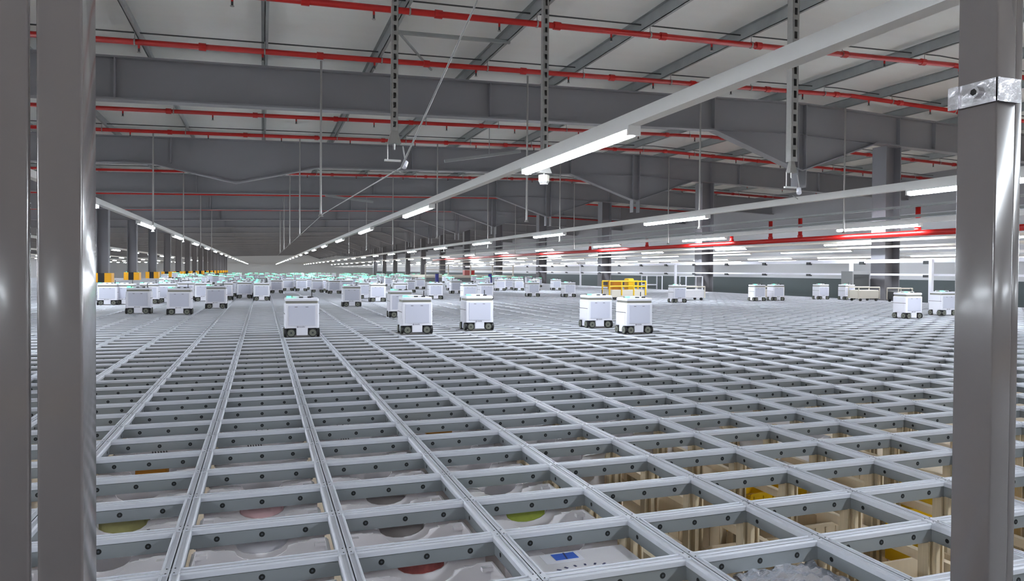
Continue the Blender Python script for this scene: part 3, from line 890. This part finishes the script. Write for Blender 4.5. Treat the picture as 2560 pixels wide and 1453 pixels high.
# ------------------------------------------------------------------ things along the right wall
X = 27.75
for nm, z, t, l in (('guard_beam', .60, .085, 'thick white guard beam along the right wall, with black clamps'), ('hand_rail', -.03, .045, 'thin white hand rail below the guard beam along the right wall')):
    root = empty(nm, (X, 0, CH+z)); m = MB(); m.rbox(-.06, .06, 15, 100, -t, t, .0, M['white'], 1) if False else m.box(-.05, .05, 15, 100, -t, t, M['white'])
    m.build('beam', root)
    y = 16.6
    while y < 75:
        c = MB(); c.box(-.14, .03, y-.12, y+.12, -t-.07, -t*.1, M['dark']); c.build('clamp', root); y += 3.6
    tag(root, l, 'rail')
for k, y in enumerate((23.5, 28.0, 44.0, 60)):
    m = MB(); m.box(X-.2, X-.08, y-.08, y+.08, -.1, CH+.65, M['white'])
    tag(m.build('rail_post'), 'white upright carrying the guard beam, %s from the right post' % ORD[k], 'post', 'white uprights by the right wall')
def bench(X, Y, w_, lab, z1=.78):
    root = empty('work_table', (X, Y, 0)); m = MB(); m.box(-w_/2, w_/2, -.4, .4, z1-.04, z1, M['white']); m.build('table_top', root)
    for a in (-1, 1):
        for c in (-1, 1): m = MB(); m.box(a*(w_/2-.03)-.03, a*(w_/2-.03)+.03, c*.36-.03, c*.36+.03, 0, z1-.04, M['white']); m.build('leg', root)
    m = MB(); m.box(-w_/2, w_/2, .36, .40, .3, .38, M['white']); m.build('cross_bar', root)
    tag(root, lab, 'table', 'white tables by the right wall')
bench(26.3, 45.0, 1.3, 'white frame table by the right wall, left one', 1.0); bench(26.6, 40.5, 1.3, 'white frame table by the right wall, right one', 1.0)
root = empty('control_cabinet', (27.0, 27.1, 0)); m = MB(); m.rbox(-.55, .55, -.35, .35, 0, 1.35, .02, M['cabinet'], 2); m.build('cabinet_body', root)
m = MB(); m.box(-.45, .45, -.37, -.35, .25, 1.2, M['dark']); m.build('door', root); tag(root, 'grey control cabinet beside the second column of the right wall', 'cabinet')
def cart(X, Y, lab, mt, h=.55, w_=1.1):
    root = empty('service_cart', (X, Y, 0)); m = MB(); m.rbox(-w_/2, w_/2, -.3, .3, .12, h*.8, .06, mt, 3, .03); m.build('cart_body', root)
    m = MB(); m.cyl((-w_/2, -.3, h), (w_/2, -.3, h), .03, M['cream'], 8); m.cyl((-w_/2, .3, h), (w_/2, .3, h), .03, M['cream'], 8)
    for a in (-1, 1):
        for c in (-1, 1): m.cyl((a*w_/2, c*.3, .1), (a*w_/2, c*.3, h), .025, M['cream'], 8)
    m.build('cart_rail', root)
    for a in (-1, 1):
        for c in (-1, 1): m = MB(); m.cyl((a*w_*.38, c*.25-.03, .06), (a*w_*.38, c*.25+.03, .06), .06, M['black'], 10); m.build('wheel', root)
    tag(root, lab, 'cart', 'carts at the edge of the grid')
cart(25.9, 25.5, 'cream service cart right of the far right robots', M['cream'], .62, 1.2)
cart(26.6, 24.2, 'dark service cart with cream rails near the right post', M['dark'], .6, .8)
cart(22.3, 27.6, 'cream service cart between the two far right robot pairs', M['cream'], .6, 1.3)
cart(18.0, 27.6, 'pale service cart behind the first far right robot pair', M['carton'], .6, 1.3)
# yellow maintenance vehicle
X, Y = 15.3, 28.6
root = empty('maintenance_vehicle', (X, Y, 0)); m = MB(); m.rbox(-.85, .85, -.35, .35, .12, .45, .05, M['cream'], 3, .02); m.build('chassis', root)
m = MB()
for z in (.60, .82): m.cyl((-.9, -.35, z), (.9, -.35, z), .035, M['yellow'], 8); m.cyl((-.9, .35, z), (.9, .35, z), .035, M['yellow'], 8)
for x in (-.9, -.3, .3, .9):
    for y in (-.35, .35): m.cyl((x, y, .2), (x, y, .82), .035, M['yellow'], 8)
m.build('guard_frame', root)
m = MB(); m.rbox(-.7, -.2, -.25, .25, .45, .85, .05, M['orange'], 3, .03); m.rbox(.1, .4, -.2, .2, .45, .95, .05, M['yellow'], 3, .03); m.build('machinery', root)
for a in (-1, 1):
    for c in (-1, 1): m = MB(); m.cyl((a*.6, c*.3-.04, .1), (a*.6, c*.3+.04, .1), .1, M['black'], 12); m.build('wheel', root)
tag(root, 'yellow framed maintenance vehicle behind the two large robots right of centre', 'vehicle')
# beige platform with blue posts
root = empty('service_platform', (20.5, 84, .005)); m = MB(); m.box(-3.5, 7, -6, 6, .45, .72, M['cream']); m.build('deck', root)
m = MB(); m.box(-3.3, 6.8, -5.8, 5.8, 0, .45, M['cabinet']); m.build('base', root)
for x in (-3.4, -.8, 1.8, 4.4, 6.9): m = MB(); m.box(x-.06, x+.06, -5.9, -5.78, .72, 1.9, M['cream']); m.build('railing_post', root)
m = MB(); m.box(-3.4, 6.9, -5.9, -5.82, 1.82, 1.9, M['cream']); m.box(-3.4, 6.9, -5.9, -5.82, 1.3, 1.36, M['cream']); m.build('railing', root)
tag(root, 'cream service platform with railing in the distance right of centre', 'platform')
root = empty('red_cabinet', (22.6, 80, .726)); m = MB(); m.box(-.6, .6, -.4, .4, 0, .6, M['redp']); m.build('cabinet_body', root); m = MB(); m.box(.1, .5, -.42, -.4, .1, .5, M['red']); m.build('door', root)
tag(root, 'red cabinet standing on the cream platform', 'cabinet')
for k, (x, y) in enumerate(((14.6, 62.0), (18.9, 60.0))):
    m = MB(); m.cyl((0, 0, 0), (0, 0, .95), .16, M['navyp'], 12); m.cyl((0, 0, .95), (0, 0, 1.0), .19, M['dark'], 12)
    o = m.build('bollard'); o.location = (x, y, 0); tag(o, 'dark blue bollard in the distance, %s one' % ['left', 'right'][k], 'bollard', 'dark blue bollards')
